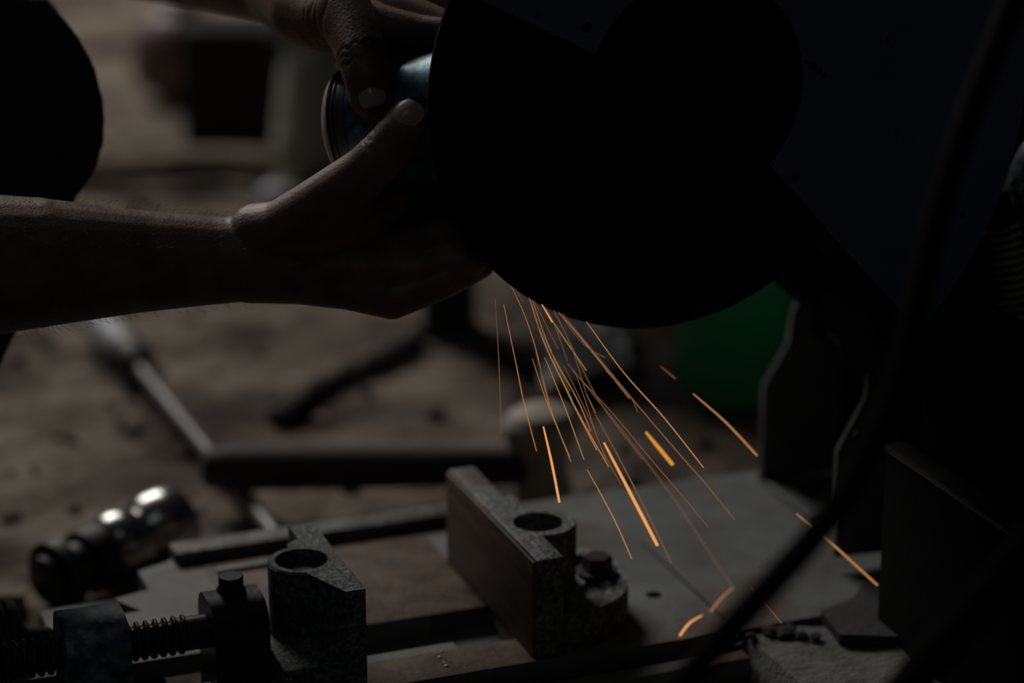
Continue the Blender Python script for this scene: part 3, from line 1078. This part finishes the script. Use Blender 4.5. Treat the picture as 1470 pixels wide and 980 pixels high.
# trousers: bent knee between the arms, shin, second leg out of frame
bm = bmesh.new()
kn = D(-8, 172, 1.405)
hip_r = Vector((-0.84, 1.42, 0.27))
shin = D(-112, 470, 1.40)
ank = Vector((shin.x - 0.145, shin.y + 0.05, 0.09))
add_chain(bm, [(hip_r, 0.105), (hip_r.lerp(kn, 0.55) + Vector((0, 0, 0.03)), 0.082), (kn + Vector((-0.035, 0, 0.012)), 0.064), (kn, 0.060)], 28)
add_chain(bm, [(D(-46, 95, 1.41), 0.062), (kn, 0.060)], 28)
add_chain(bm, [(kn, 0.060), (kn.lerp(shin, 0.45), 0.058), (shin, 0.050), (ank, 0.056)], 28)
hip_l = Vector((-0.84, 1.56, 0.27))
kn2 = Vector((-0.62, 1.80, 0.40))
ank2 = Vector((-0.78, 1.80, 0.09))
add_chain(bm, [(hip_l, 0.105), (hip_l.lerp(kn2, 0.5), 0.084), (kn2, 0.062), (kn2.lerp(ank2, 0.5), 0.056), (ank2, 0.055)], 20)
add_chain(bm, [(hip_r, 0.105), (hip, 0.12), (hip_l, 0.105)], 20)
for pts, r in (([(58, 8), (104, 62), (131, 125), (138, 185), (124, 240), (86, 292)], 0.0060), ([(20, 40), (70, 84), (104, 150), (110, 205), (92, 258), (60, 300)], 0.0050),
               ([(106, 255), (84, 300), (40, 360)], 0.006)):
    pp = smooth_path([D(x, y, 1.383) for x, y in pts], 4)
    add_chain(bm, [(p, r) for p in pp], 8)
tr_me = remeshed(bm, 0.0035, 5, 0.5)
finish('trousers', tr_me, M['trousers'], person, sharp=None)
bm = bmesh.new()
add_chain(bm, [(elbow_r.lerp(sh_r, 0.45), 0.058), (sh_r, 0.072)])
add_chain(bm, [(elbow_l.lerp(sh_l, 0.45), 0.058), (sh_l, 0.072)])
add_chain(bm, [(sh_r, 0.072), (chest, 0.115), (sh_l, 0.072)])
add_chain(bm, [(chest, 0.130), (Vector((-0.83, 1.45, 0.45)), 0.128), (hip + Vector((0, 0, 0.03)), 0.135)])
finish('shirt', remeshed(bm, 0.007, 4, 0.5), M['shirt'], person, sharp=None)
for a_ in (ank, ank2):
    bm = bmesh.new()
    add_chain(bm, [(Vector((a_.x - 0.04, a_.y, 0.045)), 0.042), (Vector((a_.x + 0.03, a_.y, 0.042)), 0.040), (Vector((a_.x + 0.10, a_.y, 0.034)), 0.034)])
    add_chain(bm, [(Vector((a_.x, a_.y, 0.09)), 0.045), (Vector((a_.x, a_.y, 0.05)), 0.045)])
    me = remeshed(bm, 0.006, 4, 0.5)
    finish('shoe', me, M['rubber'], person, sharp=None)
for o in bpy.data.objects:
    if o.name.split('.')[0] in ('trousers', 'shirt', 'shoe'):
        for p in o.data.polygons:
            p.use_smooth = True

# ================================================================== THINGS ON THE GROUND
# hammer
hm = empty('hammer', G(770, 722, 0))
tag(hm, 'short sledge hammer with pale head and dark handle lying behind the vice', 'hammer')
bm = bmesh.new()
h0, h1 = D(287, 672, 1.68), D(775, 668, 1.69)
LL = (h1 - h0).length
add_lathe(bm, h0, h1, [(0, 0.006), (0.004, 0.0135), (0.02, 0.0165), (0.07, 0.0160), (0.15, 0.0150), (LL, 0.0140)], 24)
obj('handle', bm, M['handle_wood'], hm)
bm = bmesh.new()
hb, ht = G(782, 726, 0.000), G(782, 726, 0.000) + Vector((-0.004, 0.004, 0.074))
add_lathe(bm, hb, ht, [(0, 0.017), (0.003, 0.0205), (0.018, 0.020), (0.026, 0.0175), (0.040, 0.0185), (0.050, 0.0255), (0.062, 0.0265), (0.069, 0.022), (0.074, 0.012), (0.0745, 0)], 12)
obj('head', bm, M['pale_head'], hm, sharp=30)

# screwdriver with pale handle, far left
sd0 = empty('screwdriver', G(160, 490, 0.0))
tag(sd0, 'long screwdriver with pale grey handle lying on the dirt behind the hammer handle', 'screwdriver')
q0, q1, q2, q3 = G(128, 452, 0.017), G(180, 502, 0.017), G(200, 528, 0.0145), G(402, 776, 0.0115)
bm = bmesh.new()
LL = (q1 - q0).length
add_lathe(bm, q0, q1, [(0, 0.009), (0.004, 0.0145), (LL * 0.5, 0.0160), (LL * 0.85, 0.0150), (LL, 0.0125)], 12)
obj('handle', bm, M['grey_plastic'], sd0)
bm = bmesh.new()
LL = (q2 - q1).length
add_lathe(bm, q1, q2, [(0, 0.013), (0.006, 0.0165), (LL * 0.7, 0.0165), (LL, 0.010)], 20)
obj('ferrule', bm, M['dark_steel'], sd0)
bm = bmesh.new()
add_tube(bm, [q2, q2.lerp(q3, 0.5), q2.lerp(q3, 0.94), q3], [0.0056, 0.0056, 0.0056, 0.004], 12)
obj('blade', bm, M['rod'], sd0)

# shiny fitting, lower left
fa, fb = G(62, 836, 0.017), G(262, 742, 0.024)
ft = empty('pipe_fitting', Vector((fa.x, fa.y, 0.0)))
tag(ft, 'shiny worn steel pipe fitting with swollen end lying on the dirt left of the vice', 'fitting')
LL = (fb - fa).length
bm = bmesh.new()
add_lathe(bm, fa, fb, [(LL * t, r) for t, r in ((0.40, 0.016), (0.43, 0.021), (0.50, 0.0245), (0.60, 0.0240), (0.655, 0.0205), (0.68, 0.0195), (0.71, 0.0215), (0.75, 0.0250), (0.88, 0.0262),
                                                (0.95, 0.0245), (0.99, 0.018), (1.0, 0.008), (1.001, 0))], 40)
obj('swollen_barrel', bm, M['steel'], ft)
bm = bmesh.new()
add_lathe(bm, fa, fb, [(LL * t, r) for t, r in ((0.0, 0.010), (0.01, 0.016), (0.06, 0.0165), (0.065, 0.024), (0.14, 0.024), (0.15, 0.0155), (0.27, 0.0160), (0.28, 0.0215), (0.41, 0.0215), (0.42, 0.012))], 24)
obj('dark_collar', bm, M['dark_steel'], ft)

# pale lath at the left edge
bm = bmesh.new()
add_prism(bm, [(G(-60, 846, 0.005).x, G(-60, 846, 0.005).y), (G(36, 845, 0.005).x, G(36, 845, 0.005).y), (G(36, 860, 0.005).x, G(36, 860, 0.005).y), (G(-60, 862, 0.005).x, G(-60, 862, 0.005).y)],
          -0.004, 0.008, XYZ, 0.0008)
tag(obj('wooden_lath', bm, M['lath']), 'short pale wooden lath on the dirt at the left edge below the fitting', 'lath')

# dark stick
bm = bmesh.new()
st = [G(395, 600, 0.004), G(452, 558, 0.004), G(512, 530, 0.004), G(560, 504, 0.005), G(600, 480, 0.005)]
add_tube(bm, smooth_path(st, 5), [0.0075 + 0.003 * math.sin(i * 0.9) ** 2 for i in range(21)], 10)
tag(obj('wooden_stick', bm, M['stick'], sharp=None), 'dark knotted stick lying on the dirt under the lower hand', 'stick')

# grey rag
bm = bmesh.new()
rc = G(840, 512, 0.0)
b2 = bmesh.new()
n = 26
rows = []
for j in range(n + 1):
    row = []
    for i in range(n + 1):
        s, t = i / n * 2 - 1, j / n * 2 - 1
        h = 0.020 * max(0, 1 - s * s * 0.9) * max(0, 1 - t * t * 0.9) + 0.010 * noise.noise(Vector((s * 2.5, t * 2.5, 1))) + 0.004
        row.append(b2.verts.new((rc.x + s * 0.036 + 0.01 * noise.noise(Vector((t * 2, 0, 3))), rc.y + t * 0.055 + 0.03 * s, max(0.002, h))))
    rows.append(row)
for j in range(n):
    for i in range(n):
        b2.faces.new((rows[j][i], rows[j][i + 1], rows[j + 1][i + 1], rows[j + 1][i]))
ret = bmesh.ops.extrude_face_region(b2, geom=b2.faces[:])
for v in [e for e in ret['geom'] if isinstance(e, bmesh.types.BMVert)]:
    v.co.z -= 0.004
merge(bm, b2)
tag(obj('cleaning_rag', bm, M['rag'], sharp=None), 'crumpled pale grey rag on the ground behind the fan of sparks', 'rag')

# green bottle
bt = empty('plastic_bottle', G(1055, 578, 0.0))
tag(bt, 'green translucent plastic bottle standing on the ground behind the wheel', 'bottle')
bb = G(1052, 572, 0.002)
bm = bmesh.new()
add_lathe(bm, bb, bb + AZ * 0.27, [(0.006, 0), (0.002, 0.020), (0.0, 0.030), (0.006, 0.040), (0.020, 0.0445), (0.06, 0.0445), (0.065, 0.0425), (0.075, 0.0445), (0.15, 0.0445), (0.19, 0.036),
                                  (0.225, 0.018), (0.24, 0.0135), (0.265, 0.0135), (0.265, 0.0115), (0.24, 0.0115), (0.22, 0.016), (0.188, 0.034), (0.15, 0.0425), (0.02, 0.0425), (0.008, 0.036), (0.009, 0)], 40)
obj('bottle_shell', bm, M['bottle'], bt)
bm = bmesh.new()
add_cyl(bm, bb + AZ * 0.25, bb + AZ * 0.272, 0.0155, 28, 0.001)
obj('cap', bm, M['grey_plastic'], bt)

# dark steel leg, carrying an unseen bench added to shade the ground
bn = empty('shade_bench', Vector((0.3, 2.35, 0)))
tag(bn, 'dark steel leg below the lower hand, under an added unseen bench that shades the ground', 'bench')
lx = G(645, 484, 0.0)
bx0, bx1, by0, by1 = lx.x - 0.022, lx.x + 1.0, lx.y, lx.y + 0.55
bm = bmesh.new()
add_box(bm, bx0 - 0.10, bx1 + 0.03, by0 + 0.09, by1 + 0.02, 0.30, 0.335, 0.003, XYZ)  # unseen top, added to keep light off the ground in front
obj('shade_top', bm, M['bench'], bn)
for x in (bx0, bx1 - 0.044):
    for y in (by0, by1 - 0.044):
        bm = bmesh.new()
        add_box(bm, x, x + 0.044, y, y + 0.044, -0.01, 0.302, 0.002, XYZ)
        obj('leg', bm, M['bench'], bn)
    bm = bmesh.new()
    add_box(bm, x + 0.003, x + 0.041, by0 + 0.02, by1 - 0.02, 0.262, 0.3005, 0.002, XYZ)
    obj('side_rail', bm, M['bench'], bn)
bm = bmesh.new()
add_box(bm, bx0 + 0.04, bx1 - 0.04, by1 - 0.06, by1 - 0.042, 0.23, 0.30, 0.002, XYZ)
obj('apron', bm, M['bench'], bn)

# far background: red tank, black box, sack, log
tk = empty('gas_tank', G(262, 150, 0.0))
tag(tk, 'dull red-brown rounded tank on the ground behind the black box, far back left', 'tank')
tb = G(262, 135, 0.0)
bm = bmesh.new()
add_lathe(bm, tb, tb + AZ * 0.18, [(0.0, 0.03), (0.008, 0.048), (0.025, 0.058), (0.055, 0.060), (0.08, 0.054), (0.098, 0.040), (0.106, 0.022), (0.108, 0)], 36)
obj('tank_shell', bm, M['red_tank'], tk)
bm = bmesh.new()
add_lathe(bm, tb + AZ * 0.104, tb + AZ * 0.135, [(0, 0.020), (0.006, 0.022), (0.014, 0.022), (0.016, 0.0)], 24)  # pale grey disc painting the highlight on the lit tank top
obj('tank_highlight', bm, M['grey_plastic'], tk)
kb = G(333, 205, 0.0)
bm = bmesh.new()
add_box(bm, kb.x - 0.055, kb.x + 0.055, kb.y, kb.y + 0.10, -0.005, 0.128, 0.008, XYZ)
bx = obj('black_box', bm, M['crate'])
tag(bx, 'black square-sided box standing on the ground right of the red tank, far back', 'box')
sk = empty('cloth_sack', G(442, 255, 0.0))
tag(sk, 'pale green-grey sack slumped on the ground right of the black box', 'sack')
sb = G(448, 245, 0.0)
bm = bmesh.new()
add_chain(bm, [(sb + Vector((0.0, 0, 0.045)), 0.040), (sb + Vector((0.004, 0.01, 0.11)), 0.036)], 16)
add_chain(bm, [(sb + Vector((-0.01, -0.01, 0.03)), 0.032), (sb + Vector((0.03, 0.0, 0.03)), 0.030)], 16)
finish('sack_body', remeshed(bm, 0.006, 4), M['sack'], sk, sharp=None)
bm = bmesh.new()
add_chain(bm, [(sb + Vector((-0.03, 0.02, 0.155)), 0.020), (sb + Vector((0.02, 0.02, 0.15)), 0.024), (sb + Vector((0.04, 0.02, 0.135)), 0.02)], 16)
finish('sack_neck', remeshed(bm, 0.005, 4), M['sack_blue'], sk, sharp=None)
bm = bmesh.new()
add_tube(bm, smooth_path([G(100, 246, 0.018), G(190, 243, 0.020), G(290, 236, 0.022), G(372, 238, 0.022), G(392, 244, 0.018)], 5), [0.014] * 8 + [0.018] * 13, 12)
tag(obj('dry_log', bm, M['log'], sharp=None), 'pale dry log lying across the dirt in front of the black box', 'log')
bm = bmesh.new()
add_ball(bm, G(398, 282, 0.008), 0.02, 16, scale=(0.022, 0.018, 0.014))
tag(obj('pale_stone', bm, M['grey_plastic']), 'small pale stone on the dirt just right of the dry log end', 'stone')

# ================================================================== SPARKS
M['spark_hi'] = emitter('spark_bright', (1.0, 0.42, 0.13), 0.85)
M['spark_am'] = emitter('spark_amber', (1.0, 0.40, 0.05), 0.72)
M['spark_md'] = emitter('spark_mid', (1.0, 0.44, 0.15), 0.36)
M['spark_lo'] = emitter('spark_dim', (1.0, 0.46, 0.20), 0.15)


def k6(*pts):
    return [(680 + x * 0.3368, 390 + y * 0.3367) for x, y in pts]


THIN = 'thin glowing orange spark streaking down from the lower edge of the wheel'
SPARKS = [
    (k6((92, 115), (108, 400), (117, 690)), 1.2, 'lo', 1.275, 1.29, 'faint near-vertical spark, leftmost of the fan of sparks'),
    (k6((128, 140), (180, 390), (215, 560), (268, 765)), 1.4, 'md', 1.275, 1.29, 'thin long spark, second from the left of the fan'),
    (k6((160, 62), (215, 180), (265, 330), (320, 560), (415, 810)), 1.2, 'md', 1.28, 1.30, 'thin long spark starting highest on the wheel edge, fading beside the hammer head'),
    (k6((172, 68), (213, 130)), 1.1, 'lo', 1.28, 1.285, 'very short faint spark at the top left of the fan'),
    (k6((237, 112), (300, 300), (385, 480), (430, 575), (525, 760)), 2.0, 'md', 1.28, 1.29, 'long thin bright spark ending above the top end of the brightest streak'),
    (k6((250, 120), (330, 340), (440, 540), (500, 680)), 1.5, 'md', 1.28, 1.30, None),
    (k6((258, 125), (300, 210), (360, 330)), 1.2, 'lo', 1.28, 1.29, None),
    (k6((290, 138), (335, 215)), 1.9, 'hi', 1.275, 1.28, 'short bright spark right at the lower edge of the wheel'),
    (k6((292, 140), (390, 290), (480, 420)), 1.6, 'md', 1.28, 1.30, None),
    (k6((305, 148), (350, 240), (400, 380)), 1.2, 'lo', 1.28, 1.30, None),
    (k6((340, 165), (400, 280), (535, 550), (720, 800)), 1.4, 'lo', 1.28, 1.32, None),
    (k6((358, 170), (470, 310), (560, 365)), 1.2, 'lo', 1.28, 1.30, None),
    (k6((365, 175), (480, 310), (665, 540)), 1.6, 'md', 1.28, 1.31, 'thin spark right of centre ending in mid-air above the thick amber streak'),
    (k6((250, 370), (310, 550), (380, 720), (410, 790)), 1.3, 'md', 1.28, 1.29, 'thin spark starting in mid-air and ending over the pale hammer head'),
    (k6((303, 365), (390, 580), (470, 800)), 1.5, 'md', 1.27, 1.28, None),
    (k6((265, 345), (330, 580)), 1.1, 'lo', 1.28, 1.29, None),
    (k6((270, 220), (330, 345), (410, 510)), 1.2, 'lo', 1.28, 1.30, None),
    (k6((480, 212), (640, 430), (810, 620), (980, 835)), 2.1, 'md', 1.285, 1.27, 'long bright spark, rightmost of those leaving the wheel'),
    (k6((480, 520), (520, 605)), 2.4, 'lo', 1.26, 1.26, 'stubby dim spark dash in the centre of the fan'),
    ([(855, 595), (895, 669), (930, 738), (964, 808)], 2.8, 'lo', 1.25, 1.24, 'broad dim spark ending just right of the brightest streak'),
    (k6((380, 180), (560, 400), (700, 570), (880, 780)) + [(1012, 693), (1055, 746)], 2.4, 'lo', 1.285, 1.25, 'long dim spark reaching down over the middle of the base plate'),
    (k6((420, 420), (590, 600), (740, 780)) + [(985, 718), (1017, 757)], 1.8, 'lo', 1.28, 1.27, 'faint spark ending just left of the long dim one over the plate'),
    (k6((400, 390), (620, 660)) + [(965, 712), (1010, 780), (1050, 840)], 2.0, 'lo', 1.29, 1.40, 'long faint spark falling until it strikes the base plate'),
    ([(867, 635), (905, 708), (944, 783)], 4.6, 'hi', 1.23, 1.215, 'brightest broad orange streak above the clamp bolt'),
    ([(780, 612), (792, 664), (803, 721)], 3.4, 'hi', 1.24, 1.235, 'bright steep streak in front of the hammer head'),
    ([(843, 674), (862, 708), (885, 752), (907, 802)], 2.2, 'md', 1.25, 1.25, 'dull orange streak ending above the swivel foot'),
    ([(927, 620), (946, 643), (966, 667)], 5.6, 'am', 1.20, 1.195, 'short thick amber streak in the middle of the sparks'),
    ([(995, 565), (1042, 606), (1087, 654)], 3.6, 'md', 1.22, 1.21, 'broad orange streak beneath the green bottle'),
    (k6((795, 402), (860, 455)), 2.0, 'lo', 1.20, 1.20, 'tiny dim spark fleck left of the green bottle base'),
    ([(1143, 737), (1185, 772), (1225, 808), (1260, 840)], 4.2, 'md', 1.21, 1.20, 'orange streak passing behind the hanging cable'),
    ([(1053, 843), (1037, 857), (1020, 877)], 3.0, 'md', 1.40, 1.385, 'short spark bouncing off the base plate at its groove'),
    ([(1008, 883), (990, 894), (976, 912)], 3.6, 'hi', 1.36, 1.345, 'short curved bouncing spark at the front edge of the base'),
    (k6((385, 400), (500, 640), (575, 835)), 1.5, 'lo', 1.28, 1.29, None),
    (k6((430, 570), (500, 700), (575, 830)), 1.8, 'md', 1.27, 1.27, None),
    (k6((430, 420), (480, 560), (540, 740), (630, 910)), 1.6, 'lo', 1.27, 1.28, None),
    (k6((330, 330), (360, 430), (420, 545)), 1.3, 'lo', 1.28, 1.29, None),
    (k6((560, 420), (660, 520), (700, 600)), 1.2, 'lo', 1.28, 1.29, None),
    (k6((345, 165), (420, 330), (480, 520)), 1.2, 'lo', 1.28, 1.30, None),
    ([(1078, 842), (1100, 868), (1122, 894)], 2.4, 'lo', 1.25, 1.25, 'faint spark right of the cable above the slag crumbs'),
]
for pts, w, kind, d0, d1, label in SPARKS:
    n = len(pts)
    P = [D(x, y, d0 + (d1 - d0) * i / max(1, n - 1)) for i, (x, y) in enumerate(pts)]
    path = smooth_path(P, 5)
    k = len(path)
    rr = [0.5 * w * (d0 / FPX) * (0.55 + 0.45 * min(1.0, 2.2 * i / k)) * (1.0 if i < k * 0.85 else 0.92) for i in range(k)]
    bm = bmesh.new()
    add_tube(bm, path, rr, 6)
    o = obj('spark', bm, M['spark_' + kind], sharp=None)
    tag(o, label or THIN, 'spark', 'sparks flying from the wheel' if label else 'thin sparks below the wheel edge')
